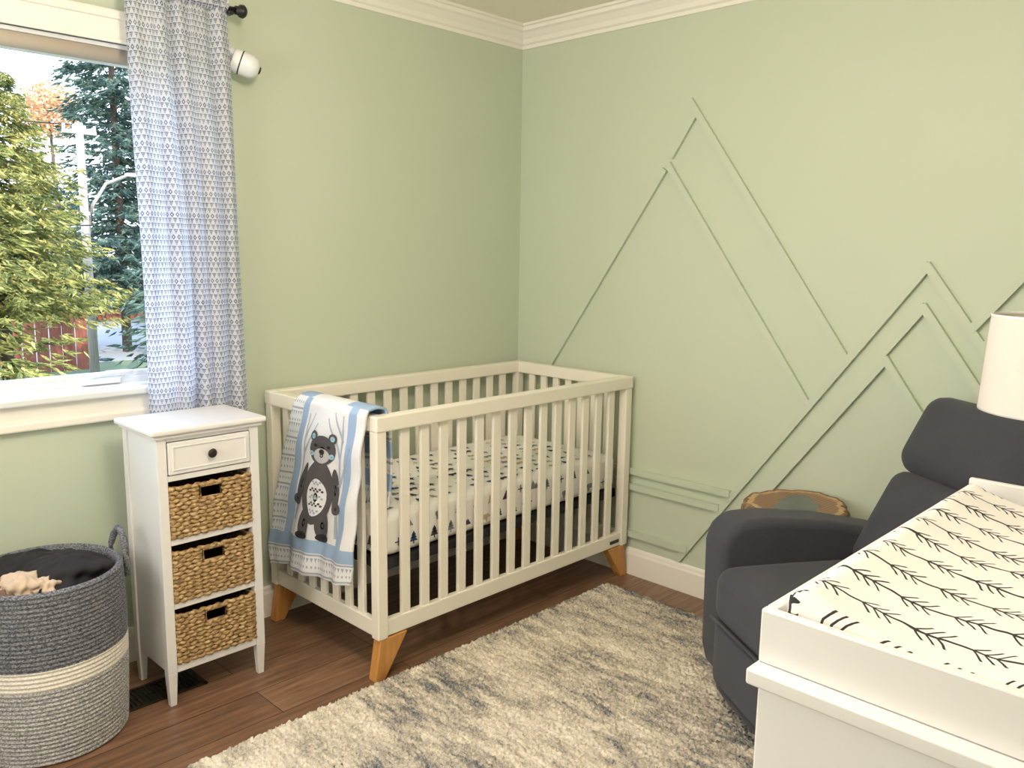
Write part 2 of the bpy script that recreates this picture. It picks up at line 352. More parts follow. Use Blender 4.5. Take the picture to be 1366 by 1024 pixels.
# curtain
g=group('window_curtain',(-1.68,-.1,.84))
def cf(u,v):
    z=2.235-(2.235-.835)*v
    amp=.012+.012*min(1,v*3)
    uu=u+.02*math.sin(9*u+1)+.012*math.sin(21*u)
    ph=2*math.pi*(5.2*uu+.12*math.sin(3*v+4*u))
    x=-1.863+(.330+.038*v**.8)*u+.006*math.sin(ph*1+.8)+.02*math.sin(v*2.5)*(1-u)
    y=-.105+amp*math.sin(ph)*(.7+.4*math.sin(13*u+2))+.006*math.sin(17*u+2.1*v*math.pi)+.003*math.sin(47*u+3*v)
    if v<.03: y=-.105+.018*math.sin(ph*2.5)
    return (x,y,z)
grid('panel',cf,190,100,CURT,g)
grid('rod_pocket',lambda u,v:(-1.863+.330*u,-.105+.017*math.cos(math.pi*2*v)+.004*math.sin(u*95),2.205+.017*math.sin(math.pi*2*v)),100,12,CURT,g,uvs=(1,.05))
g=group('curtain_rod',(-2.4,-.105,2.205))
tube('rod',[(-3.3,-.105,2.205),(-1.49,-.105,2.205)],.009,BLACK,g,12)
lathe('finial',[(0,0),(.014,0),(.014,.012),(.02,.016),(.022,.028),(.016,.036),(.0,.038)],(-1.495,-.105,2.205),BLACK,g,20,'x')
boxes('bracket',[(-1.525,-1.510,-.1,0,2.196,2.206),(-1.53,-1.505,-.006,0,2.16,2.25),(-1.527,-1.508,-.12,-.09,2.185,2.196)],BLACK,g,.002)
boxes('bracket_far',[(-3.24,-3.225,-.1,0,2.196,2.206),(-3.245,-3.22,-.006,0,2.16,2.25)],BLACK,g,.002)
# security camera
g=group('security_camera',(-1.470,-.07,2.040))
tube('wall_arm',[(-1.48,-.002,2.095),(-1.48,-.03,2.095),(-1.472,-.05,2.07)],.012,VINYL,g)
lathe('wall_plate',[(0,-.014),(.026,-.013),(.028,-.004),(.028,0)],(-1.48,0,2.095),VINYL,g,24,'y')
cam_body=lathe('body',[(0,-.048),(.018,-.046),(.03,-.036),(.036,-.02),(.037,.02),(.035,.034),(.031,.038),(.0,.0381)],(0,0,0),VINYL,g,32,'y')
lens=lathe('lens',[(0,-.052),(.01,-.051),(.013,-.0465),(.0,-.0465)],(0,0,0),BLACK,g,20,'y')
ringb=lathe('rear_seam',[(.0374,.010),(.0378,.012),(.0374,.014)],(0,0,0),DARK,g,32,'y')
for o in (cam_body,lens,ringb):
    o.matrix_parent_inverse=Matrix.Identity(4); o.location=(.01,-.02,-.0); o.rotation_euler=(math.radians(20),0,math.radians(62)); o.scale=(1.08,1.08,1.08)
# ------------------------------------------------------------------ crib
X0,X1,Y0,Y1,ZT,ZB=-1.393,-.035,-.7245,-.035,.90,.145
g=group('baby_crib',((X0+X1)/2,(Y0+Y1)/2,0))
P=.040
boxes('corner_posts',[(a,a+P,b,b+P,ZB,ZT-.004) for a in (X0,X1-P) for b in (Y0,Y1-P)],CRIBW,g,.004)
boxes('top_rails',[(X0-.002,X1+.002,Y0-.003,Y0+P,ZT-.052,ZT),(X0-.002,X1+.002,Y1-P,Y1+.003,ZT-.052,ZT),(X0-.003,X0+P,Y0+P,Y1-P,ZT-.052,ZT),(X1-P,X1+.003,Y0+P,Y1-P,ZT-.052,ZT)],CRIBW,g,.005)
boxes('bottom_rails',[(X0+P,X1-P,Y0+.006,Y0+.032,ZB+.004,ZB+.062),(X0+P,X1-P,Y1-.032,Y1-.006,ZB+.004,ZB+.062),(X0+.006,X0+.032,Y0+P,Y1-P,ZB+.004,ZB+.062),(X1-.032,X1-.006,Y0+P,Y1-P,ZB+.004,ZB+.062)],CRIBW,g,.004)
sl=[]
n=14; L=X1-X0-2*P
for i in range(n):
    c=X0+P+L*(i+1)/(n+1)
    for y in (Y0+.012,Y1-.026): sl.append((c-.019,c+.019,y,y+.014,ZB+.05,ZT-.045))
n=7; L=Y1-Y0-2*P
for i in range(n):
    c=Y0+P+L*(i+1)/(n+1)
    for x in (X0+.012,X1-.026): sl.append((x,x+.014,c-.018,c+.018,ZB+.05,ZT-.045))
boxes('slats',sl,CRIBW,g,.003)
lg=[]
for (xo,s) in ((X0,1),(X1,-1)):
    for y in (Y0+.004,Y1-.044):
        a=[(xo+s*.012,y,ZB),(xo+s*.125,y,ZB),(xo+s*.125,y+.04,ZB),(xo+s*.012,y+.04,ZB)]
        b=[(xo-s*.012,y,0),(xo+s*.03,y,0),(xo+s*.03,y+.04,0),(xo-s*.012,y+.04,0)]
        q=b+a
        if s<0: q=[q[i] for i in (1,0,3,2,5,4,7,6)]
        lg.append(q)
boxes('splayed_legs',lg,OAK,g,.004)
lathe('rail_bolt_cover',[(.0,0),(.011,0),(.011,.004),(0,.005)],(X0+P,-.11,.80),simple('bolt',srgb(170,166,158),.4,.02),g,16,'x')
boxes('maker_plate',[(X1-.115,X1-.055,Y0+.003,Y0+.0058,ZB+.022,ZB+.036)],DARK,g,0)
MX0,MX1,MY0,MY1=X0+.045,X1-.045,Y0+.04,Y1-.04
mg=group('crib_mattress',((MX0+MX1)/2,(MY0+MY1)/2,.39))
sbox('fitted_sheet',MX0,MX1,MY0,MY1,.405,.555,SHEET,mg,r=.03,n=24)
def poly_tree(): return [[(-.5,-.35),(.5,-.35),(0,.15)],[(-.4,-.08),(.4,-.08),(0,.42)],[(-.28,.2),(.28,.2),(0,.65)],[(-.07,-.6),(.07,-.6),(.07,-.35),(-.07,-.35)]]
def poly_bear(): return [[(-.75,.05),(-.7,.3),(-.35,.38),(.1,.33),(.42,.36),(.52,.45),(.62,.32),(.85,.16),(.88,.05),(.62,.0),(.5,-.12),(.48,-.5),(.25,-.5),(.22,-.2),(-.22,-.18),(-.3,-.5),(-.55,-.5),(-.6,-.2)]]
def poly_mtn(): return [[(-.7,-.4),(-.12,.55),(.2,.0),(.36,.2),(.75,-.4)]]
def poly_flake(): return [[(-.06,-.4),(.06,-.4),(.06,.4),(-.06,.4)],[(-.4,-.06),(.4,-.06),(.4,.06),(-.4,.06)]]
pv=[];pf=[];pm=[]
def put(kind,cx,cy,sc,mapf,mi):
    for poly in kind:
        n=len(pv)
        for a,b in poly: pv.append(mapf(cx+a*sc,cy+b*sc))
        pf.append(tuple(range(n,n+len(poly)))); pm.append(mi)
kinds=[poly_tree,poly_bear,poly_mtn,poly_tree,poly_bear,poly_flake]
def scatter(w,h,mapf,step):
    j=0; y=step*.45
    while y<h-step*.3:
        x=step*.4+(j%2)*step*.5; 
        while x<w-step*.4:
            k=random.choice(kinds); put(k(),x+random.uniform(-.008,.008),y+random.uniform(-.006,.006),step*.46,mapf,random.choice([0,0,1,1,2,3,3]))
            x+=step
        y+=step*.8; j+=1
scatter(MX1-MX0-.06,MY1-MY0-.06,lambda a,b:(MX0+.03+a,MY0+.03+b,.5565),.072)
scatter(MX1-MX0-.06,.13,lambda a,b:(MX0+.03+a,MY0-.0015,.415+b),.08)
scatter(MY1-MY0-.06,.13,lambda a,b:(MX0-.0015,MY1-.03-a,.415+b),.08)
obj('sheet_print',pv,pf,[NAVY,PGREY,PTAN,PDARK],mg,mi=pm)
boxes('support_frame',[(MX0,MX1,MY0,MY0+.025,.365,.400),(MX0,MX1,MY1-.025,MY1,.365,.400),(MX0,MX0+.025,MY0,MY1,.365,.4),(MX1-.025,MX1,MY0,MY1,.365,.4),(MX0+.03,MX1-.03,MY0+.03,MY1-.03,.385,.402)],DARK,g,.002)
wl=[]
for i in range(5):
    y=MY0+.08+i*(MY1-MY0-.16)/4
    wl.append(([(MX0+.02+k*(MX1-MX0-.04)/60,y+.018*math.sin(k*1.4),.375) for k in range(61)],.0025))
tubes('support_springs',wl,DARK,g,6)
# quilt
qg=group('bear_quilt',(X0-.02,-.42,.9))
def Q(u,v,off=0):
    if v>=0:
        h=.665-.06*u
        yl=-.30+.20*min(1,v*1.15)**.8; yr=-.700+.085*v
        y=yl+(yr-yl)*u
        rip=.012*math.sin(2*math.pi*(2.1*u)+1+v*1.5)*v+.005*math.sin(2*math.pi*5.3*u+v*4)*v+.003*math.sin(23*v+9*u)
        x=X0-.018-abs(.016*v)-rip-.010*math.sin(math.pi*min(1,v*3))*(.4)-off
        z=.918-h*v
        if v<.03: x+=.008*(1-v/.03)
        return (x,y,z+(.006*math.sin(7*u) if v>.9 else 0)*((v-.9)*10 if v>.9 else 0))
    yl,yr=-.30,-.700; y=yl+(yr-yl)*u; s=-v
    if s<.08:
        k=s/.08; return (X0-.008+.062*k,y,.918+.006*math.sin(math.pi*k)+off)
    k=(s-.08)/.42
    return (X0+.054+.02*math.sin(k*3)+.01*math.sin(9*u),y-.0*k,.918-.335*k)
def qmat(u,vv):
    v=-.5+1.5*vv
    if v<-.10: return 2 if (v*7)%1<.45 else 0
    if v<.0: return 2 if u>.7 or u<.2 else 1
    if v>.87: return 0
    if v>.79: return 2
    if u<.16: return 0
    if u<.235 : return 2
    if u>.90: return 1
    if u>.80: return 2
    return 1
o=grid('quilt_cloth',lambda u,vv:Q(u,-.5+1.5*vv),90,150,[QPAT,QWHITE,QBLUE],qg,qmat)
so=o.modifiers.new('thick','SOLIDIFY'); so.thickness=.008; so.offset=0
av=[];af=[];am=[]
def blob(cu,cv,ru,rv,mi,off,n=24,rot=0):
    base=len(av); R=4
    av.append(Q(cu,cv,off))
    for r in range(1,R+1):
        for k in range(n):
            a=2*math.pi*k/n
            x,y=math.cos(a)*ru*r/R,math.sin(a)*rv*r/R
            x,y=x*math.cos(rot)-y*math.sin(rot),x*math.sin(rot)+y*math.cos(rot)
            av.append(Q(cu+x,cv+y,off))
    for k in range(n):
        af.append((base,base+1+k,base+1+(k+1)%n)); am.append(mi)
        for r in range(R-1):
            a=base+1+r*n+k;b=base+1+r*n+(k+1)%n; af.append((a,b,b+n,a+n)); am.append(mi)
O=.0062
C=.52; D=-.025
for s in (-1,1):
    blob(C+s*.115,.215+D,.046,.03,0,O); blob(C+s*.115,.215+D,.024,.016,3,O+.001)
    blob(C+s*.205,.50+D,.05,.125,0,O+.0003,rot=s*-.26)
    blob(C+s*.245,.60+D,.05,.035,0,O+.0005)
    blob(C+s*.095,.72+D,.062,.095,0,O+.0003)
    blob(C+s*.105,.795+D,.065,.024,2,O+.001)
blob(C,.29+D,.16,.085,0,O+.0004)
blob(C,.53+D,.175,.19,0,O+.0002)
blob(C,.32+D,.10,.042,1,O+.001)
blob(C,.298+D,.036,.016,2,O+.002)
for s in (-1,1):
    blob(C+s*.08,.265+D,.019,.010,2,O+.002); blob(C+s*.125,.315+D,.03,.015,3,O+.002)
blob(C,.56+D,.105,.11,4,O+.001)
for k in range(5):
    v=.475+k*.042+D
    for j in range(-4,5):
        if (j/4.1)**2+((v-.56-D)/.115)**2<.85: blob(C+j*.022,v+(.006 if j%2 else -.006),.013,.007,(0 if k%2 else 5),O+.002,8)
def br_(u0,v0,u1,v1,w):
    n=len(av); d=Vector((u1-u0,v1-v0)).normalized(); p=Vector((-d.y,d.x*1))*w
    K=8
    for i in range(K+1):
        t=i/K; uu=u0+(u1-u0)*t; vv=v0+(v1-v0)*t; k=1-t*.6
        av.append(Q(uu+p.x*k,vv+p.y*k,O-.001)); av.append(Q(uu-p.x*k,vv-p.y*k,O-.001))
    for i in range(K): af.append((n+2*i,n+2*i+1,n+2*i+3,n+2*i+2)); am.append(5)
for b in ((.78,.75,.74,.05,.018),(.76,.30,.55,.08,.012),(.76,.2,.62,.04,.009),(.26,.7,.27,.08,.012),(.27,.3,.42,.12,.01),(.27,.22,.34,.07,.008),(.77,.45,.86,.2,.01)): br_(*b)
obj('bear_applique',av,af,[GREYB,LGREY,DGREY,CYAN,QWHITE,BRANCH],qg,mi=am,smooth=True)
# ------------------------------------------------------------------ storage cabinet
CX0,CX1,CY0,CY1,CZ=-1.976,-1.602,-.419,-.133,.887
g=group('wicker_drawer_cabinet',((CX0+CX1)/2,(CY0+CY1)/2,0))
bx0,bx1,by0,by1=CX0+.022,CX1-.022,CY0+.02,CY1-.008
box('top',CX0,CX1,CY0,CY1,CZ-.018,CZ,WHITE,g,.006,3)
box('top_cove',CX0+.012,CX1-.012,CY0+.010,CY1-.004,CZ-.030,CZ-.018,WHITE,g,.004)
W=.030
def leg(x,y):
    return [(x+.005,y+.005,0),(x+W-.005,y+.005,0),(x+W-.005,y+W-.005,0),(x+.005,y+W-.005,0),(x,y,.11),(x+W,y,.11),(x+W,y+W,.11),(x,y+W,.11)]
L=[]
for x in (bx0,bx1-W):
    for y in (by0,by1-W):
        L.append((x,x+W,y,y+W,.11,CZ-.03)); L.append(leg(x,y))
boxes('stiles_and_legs',L,WHITE,g,.002)
boxes('side_and_back_panels',[(bx0+.006,bx0+.018,by0+W,by1-W,.11,CZ-.03),(bx1-.018,bx1-.006,by0+W,by1-W,.11,CZ-.03),(bx0+W,bx1-W,by1-.014,by1-.004,.11,CZ-.03)],WHITE,g,.001)
zs=[(.722,.740),(.520,.540),(.315,.335),(.108,.134)]
boxes('rails_and_shelves',[(bx0+W,bx1-W,by0+.002,by0+.02,a,b) for a,b in zs]+[(bx0+.018,bx1-.018,by0+.02,by1-.014,a,a+.012) for a,b in zs]+[(bx0+W,bx1-W,by0+.002,by0+.02,.845,CZ-.03)],WHITE,g,.002)
dx0,dx1=bx0+W+.003,bx1-W-.003
boxes('drawer_front',[(dx0,dx1,by0-.004,by0+.014,.743,.842)],WHITE,g,.003)
boxes('drawer_panel_bead',[(dx0+.012,dx1-.012,by0-.007,by0-.003,.826,.830),(dx0+.012,dx1-.012,by0-.007,by0-.003,.755,.759),(dx0+.012,dx0+.016,by0-.007,by0-.003,.757,.828),(dx1-.016,dx1-.012,by0-.007,by0-.003,.757,.828)],WHITE,g,.001,1)
lathe('drawer_knob',[(0,-.024),(.010,-.0235),(.0145,-.019),(.012,-.013),(.006,-.009),(.006,-.004)],((dx0+dx1)/2,by0,.794),BRONZE,g,24,'y')
def wicker(i,z0,z1):
    bg=group('wicker_basket',((dx0+dx1)/2,by0+.12,z0))
    x0,x1,yf,yb=dx0+.002,dx1-.002,by0+.001,by1-.03
    rows=13; h=(z1-z0)/rows; V=[];F=[]
    cxm=(x0+x1)/2
    for r in range(rows):
        zc=z0+h*(r+.5)
        corners=[(x0,yf),(x1,yf),(x1,yb),(x0,yb)]
        pts=[];step=.005
        for e in range(4):
            a=corners[e];b=corners[(e+1)%4]; l=math.hypot(b[0]-a[0],b[1]-a[1]); n=int(l/step)
            for k in range(n):
                t=k/n; pts.append((a[0]+(b[0]-a[0])*t,a[1]+(b[1]-a[1])*t,e,t*l))
        hole=(r in (9,10,11))
        segs=[];cur=[]
        for (x,y,e,s) in pts+[pts[0]]:
            if hole and e==0 and abs(x-cxm)<.035:
                if cur: segs.append(cur);cur=[]
                continue
            ph=s/.026*math.pi+(r%2)*math.pi/2+.5*math.sin(r*3.1+s*20)
            o_=.0035*math.cos(2*ph)
            nx,ny=[(0,-1),(1,0),(0,1),(-1,0)][e]
            cur.append(((x+nx*o_*.5,y+ny*o_,zc+.0016*math.sin(ph*1.3+r)),h*.56*(1+.18*math.sin(2*ph))))
        if cur: segs.append(cur)
        for sg in segs:
            if len(sg)<3: continue
            v,f=tubev([p for p,_ in sg],[q for _,q in sg],6); n=len(V); V+=v; F+=[tuple(i_+n for i_ in q) for q in f]
    obj('woven_strands',V,F,WICK,bg,smooth=True)
    hz0,hz1=z0+h*9,z0+h*12
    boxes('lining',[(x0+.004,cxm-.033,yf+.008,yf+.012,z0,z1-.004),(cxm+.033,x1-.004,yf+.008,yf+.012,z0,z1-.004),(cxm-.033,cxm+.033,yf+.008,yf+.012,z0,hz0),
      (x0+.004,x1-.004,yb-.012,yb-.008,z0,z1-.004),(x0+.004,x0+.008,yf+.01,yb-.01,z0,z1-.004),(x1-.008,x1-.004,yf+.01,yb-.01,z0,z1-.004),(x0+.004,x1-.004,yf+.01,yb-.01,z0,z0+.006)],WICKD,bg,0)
    tube('handle_wrap',[(cxm-.036,yf-.001,hz0),(cxm-.036,yf-.001,hz1),(cxm+.036,yf-.001,hz1),(cxm+.036,yf-.001,hz0),(cxm-.036,yf-.001,hz0)],.0045,WICK,bg,6)
for i,(a,b) in enumerate(((.540,.704),(.335,.499),(.134,.296))): wicker(i,a,b)
# ------------------------------------------------------------------ laundry basket
LC=(-2.245,-.275,0); LR=.205; LH=.50
g=group('rope_laundry_basket',LC)
rows=40; prof=[(0,.004),(LR*.9,.004)]
def rr(z): return LR*(.955+.06*math.sin(min(1,z/LH)*math.pi*.75))
for i in range(rows):
    z=LH*i/rows; h=LH/rows
    for k,(dz,b) in enumerate(((.08,0),(.3,.7),(.5,1),(.7,.7),(.92,0))): prof.append((rr(z)+.0045*b,z+dz*h+.002))
no=len(prof)
prof+=[(rr(LH)-.004,LH+.006),(rr(LH)-.012,LH+.002),(rr(LH)-.014,LH-.02),(rr(.2)-.014,.20)]
def lm(j):
    if j>=no: return 0
    z=prof[j][1]
    return 0 if z>.285 else (1 if z>.225 else 2)
lathe('coiled_rope_body',prof,LC,[ROPED,ROPEW,ROPEL],g,96,mif=lm)
for nm,ang in (('handle_right',math.radians(2)),('handle_left',math.radians(182))):
    pts=[]
    for k in range(17):
        t=k/16; a=ang+(t-.5)*.62
        z=LH-.06+.13*math.sin(math.pi*t)**.6
        r=LR*1.01+.012
        pts.append((LC[0]+r*math.cos(a),LC[1]+r*math.sin(a),z))
    tube(nm,pts,[.010+.0012*math.sin(k*2.2) for k in range(17)],ROPED,g,10)
def lump(name,c,s,mat,parent,seed,amp=.25):
    r=np.random.RandomState(seed); ph=r.rand(9)*6
    def fn(u,v):
        a=2*math.pi*u; b=math.pi*v-math.pi/2
        k=1+amp*(.5*math.sin(3*a+ph[0])*math.cos(b*2)+.35*math.sin(5*a+4*b+ph[1])+.3*math.sin(7*b+ph[2]+2*a)+.2*math.sin(11*a-5*b+ph[3]))*math.cos(b)
        return (c[0]+s[0]*k*math.cos(a)*math.cos(b),c[1]+s[1]*k*math.sin(a)*math.cos(b),c[2]+s[2]*k*math.sin(b))
    grid(name,fn,60,30,mat,parent)
cg=group('laundry_clothes',(LC[0],LC[1],.4))
CB=simple('black_cloth',srgb(36,34,38),.9,.3,30); CBE=simple('beige_cloth',srgb(206,184,160),.9,.1,30); CG=simple('brown_cloth',srgb(120,92,80),.9,.15,20)
lump('black_shirt',(LC[0]+.05,LC[1]+.0,.475),(.12,.12,.055),CB,cg,1)
lump('black_trousers',(LC[0]-.02,LC[1]+.09,.475),(.13,.07,.055),CB,cg,2)
lump('beige_onesie',(LC[0]-.075,LC[1]-.05,.482),(.06,.06,.04),CBE,cg,3,.35)
lump('beige_sock',(LC[0]-.02,LC[1]-.085,.477),(.04,.035,.03),CBE,cg,4,.4)
lump('brown_cloth',(LC[0]-.12,LC[1]-.05,.46),(.05,.06,.04),CG,cg,5,.3)
lump('lower_pile',(LC[0],LC[1],.38),(.172,.172,.09),CB,cg,6,.05)
# floor register
g=group('floor_vent',(-1.93,-.27,0))
boxes('frame',[(-2.09,-1.80,-.335,-.323,0,.006),(-2.09,-1.80,-.217,-.205,0,.006),(-2.09,-2.078,-.335,-.205,0,.006),(-1.812,-1.80,-.335,-.205,0,.006)],BRONZE,g,.001)
boxes('grille',[(-2.08+.0145*i,-2.074+.0145*i,-.325,-.215,.001,.005) for i in range(19)]+[(-2.08,-1.81,-.273,-.268,.001,.0055)],BRONZE,g,0)
box('duct_pan',-2.08,-1.81,-.325,-.215,.0002,.0008,BLACK,g,0)
# ------------------------------------------------------------------ rug
rx0,rx1,ry0,ry1=-2.55,-.20,-2.30,-.745
nx,ny=520,345
xs=np.linspace(rx0,rx1,nx); ys=np.linspace(ry0,ry1,ny); XX,YY=np.meshgrid(xs,ys)
Z=.012+.013*rng.rand(ny,nx)+.003*np.sin(XX*37+3*np.sin(YY*21))*np.sin(YY*31+2*np.sin(XX*17))
XX=XX+rng.uniform(-.003,.003,XX.shape); YY=YY+rng.uniform(-.003,.003,YY.shape)
XX[:, -1]+=rng.uniform(-.008,.008,ny); YY[-1,:]+=rng.uniform(-.008,.008,nx)
ed=np.zeros_like(Z,bool); ed[0,:]=ed[-1,:]=True; ed[:,0]=ed[:,-1]=True; Z[ed]=.001
vv=np.stack([XX.ravel(),YY.ravel(),Z.ravel()],1)
idx=np.arange(nx*ny).reshape(ny,nx); ff=np.stack([idx[:-1,:-1].ravel(),idx[:-1,1:].ravel(),idx[1:,1:].ravel(),idx[1:,:-1].ravel()],1)
obj('shag_area_rug',vv.tolist(),ff.tolist(),RUG,smooth=True)
# ------------------------------------------------------------------ recliner
RZ=.028
g=group('recliner_armchair',(-.562,-1.972,RZ),math.atan2(-.83,-.56))
for nm,s in (('arm_far',-1),('arm_near',1)):
    xa,xb=sorted((s*.205,s*.35))
    prof=[(-.335,.07),(-.355,.15),(-.36,.50),(-.345,.555),(-.30,.59),(-.20,.595),(.0,.575),(.2,.535),(.30,.505),(.335,.46),(.33,.07)]
    extrude(nm,prof,xa,xb,CHAR,g,bevel=.045,seg=6)
sbox('seat_cushion',-.205,.205,-.395,.16,.29,.465,CHAR,g,r=.055,puff=.12,n=16)
sbox('footrest_panel',-.205,.205,-.385,-.29,.085,.30,CHAR,g,r=.03,puff=.12,n=12)
sbox('front_rail',-.20,.20,-.37,-.30,.05,.10,CHAR,g,r=.02,n=6)
box('seat_base',-.21,.21,-.31,.30,.06,.32,CHAR,g,.02)
rot=Matrix.Rotation(math.radians(-28),3,'X')
sbox('lower_back_cushion',-.235,.235,.13,.27,.40,.74,CHAR,g,r=.055,puff=.15,n=14,rot=rot)
sbox('headrest_cushion',-.25,.255,.26,.41,.70,.97,CHAR,g,r=.065,puff=.12,n=14,rot=rot)
sbox('back_shell',-.25,.25,.245,.325,.30,.92,CHAR,g,r=.035,n=10,rot=Matrix.Rotation(math.radians(-22),3,'X'))
tube('seat_piping',[(-.2,-.392,.30),(.2,-.392,.30)],.004,CHAR,g)
boxes('feet',[(a,a+.05,b,b+.05,0,.07) for a in (-.30,.25) for b in (-.28,.22)],BLACK,g,.004)
# ------------------------------------------------------------------ tree slab side table
c=(-.225,-1.585,.006)
g=group('live_edge_side_table',c)
def rad(a,j): return (1+.07*math.sin(2*a+.8)+.05*math.sin(3*a+2)+.025*math.sin(9*a)+.018*math.sin(17*a+1)+.012*math.sin(31*a))*1.2
lathe('slab_bark',[(.140,.495),(.152,.50),(.158,.53),(.156,.550),(.148,.560),(.143,.558)],c,BARKS,g,160,rad=rad)
lathe('slab_sapwood',[(.143,.558),(.126,.5585)],c,SAP,g,160,rad=rad)
lathe('slab_top',[(.126,.5585),(.09,.5586),(.045,.5587),(0,.5587)],c,SLAB,g,160,rad=rad)
lathe('resin_inlay',[(.088,.5590),(.05,.5595),(0,.5596)],c,RESIN,g,80,rad=lambda a,j:1+.22*math.sin(2*a+1)+.10*math.sin(5*a)+.1*math.sin(3*a))
lathe('slab_underside',[(.140,.495),(0,.495)],c,SLAB,g,160,rad=rad)
tubes('legs',[([(c[0]+.07*math.cos(a),c[1]+.07*math.sin(a),.505),(c[0]+.115*math.cos(a),c[1]+.115*math.sin(a),0.0)],[.014,.010]) for a in (.6,2.7,4.8)],BLACK,g,10)
# ------------------------------------------------------------------ changing table
TX0,TX1,TY0,TY1=-1.965,-.83,-2.85,-2.327
g=group('changing_table_dresser',((TX0+TX1)/2,(TY0+TY1)/2,0))
box('top',TX0,TX1,TY0,TY1,.852,.875,WHITE,g,.004,3)
box('carcass',TX0+.010,TX1-.014,TY0+.01,TY1-.014,.09,.852,WHITE,g,.003)
boxes('legs',[(a,a+.05,b,b+.05,0,.09) for a in (TX0+.014,TX1-.064) for b in (TY0+.01,TY1-.064)],WHITE,g,.003)
dr=[]
for i in range(3):
    for k in range(2):
        x0=TX0+.03+k*.54; z=.12+i*.24; dr.append((x0,x0+.525,TY1-.016,TY1-.004,z,z+.225))
boxes('drawer_fronts',dr,WHITE,g,.003)
boxes('drawer_pulls',[((a[0]+a[1])/2-.05,(a[0]+a[1])/2+.05,TY1-.004,TY1+.012,(a[4]+a[5])/2-.006,(a[4]+a[5])/2+.006) for a in dr],BRONZE,g,.003)
ux0,ux1,uy0,uy1=-1.937,-1.02,-2.80,-2.330; T=.016
boxes('topper_tray',[(ux0,ux0+T,uy0,uy1,.8755,.952),(ux1-T,ux1,uy0,uy1,.8755,.965),(ux0+T,ux1-T,uy1-T,uy1,.8755,.952),(ux0+T,ux1-T,uy0,uy0+T,.8755,.952),(ux0+T,ux1-T,uy0+T,uy1-T,.8755,.885)],WHITE,g,.003)
pg=group('changing_pad',((ux0+ux1)/2,(uy0+uy1)/2,.886))
px0,px1,py0,py1=ux0+T+.006,-1.12,uy0+T+.004,uy1-T-.004
def pad(u,v):
    eu=min(u,1-u); ev=min(v,1-v)
    x=px0+(px1-px0)*u; y=py0+(py1-py0)*v
    k=abs(v-.5)*2
    z=.940+.045*k**2.2 +.006*(u)
    e=min(eu*(px1-px0),ev*(py1-py0)); rr_=.03
    if e<rr_: z-= (.035)*(1-math.sqrt(max(0,1-(1-e/rr_)**2)))
    if e<1e-6: z=.888
    z+=.0025*math.sin(31*x+9*y)*math.sin(14*y+3)
    return (x,y,z)
grid('pad_cover',pad,120,70,ARROW,pg)
# ------------------------------------------------------------------ table lamp
lc=(-.92,-2.445,0); g=group('table_lamp',(lc[0],lc[1],.876))
lathe('base',[(0,.876),(.045,.876),(.045,.885),(.02,.892),(.012,.92),(.012,1.04),(.007,1.07),(.007,1.2),(0,1.2)],lc,WHITE,g,40)
lathe('drum_shade',[(.140,1.108),(.131,1.308)],lc,SHADE,g,72)
lathe('shade_inner',[(.1375,1.109),(.1285,1.307)],lc,SHADE,g,72)
lathe('shade_rims',[(.1375,1.109),(.1375,1.106),(.1405,1.106),(.1405,1.112)],lc,WHITE,g,72)
lathe('shade_top_rim',[(.128,1.305),(.128,1.310),(.1315,1.310),(.1315,1.305)],lc,WHITE,g,72)
tubes('spider',[([(lc[0],lc[1],1.2),(lc[0],lc[1],1.295)],.003)]+[([(lc[0],lc[1],1.295),(lc[0]+.13*math.cos(a),lc[1]+.13*math.sin(a),1.3)],.002) for a in (0,2.09,4.19)],BLACK,g,6)
# ------------------------------------------------------------------ added ceiling mount for a fill light, out of view
cl=(-2.05,-1.75,0); g=group('ceiling_fill_mount',(cl[0],cl[1],2.44))
lathe('canopy',[(0,2.439),(.07,2.439),(.07,2.425),(.02,2.415),(.006,2.40),(.006,2.26),(0,2.26)],cl,BRONZE,g,32)
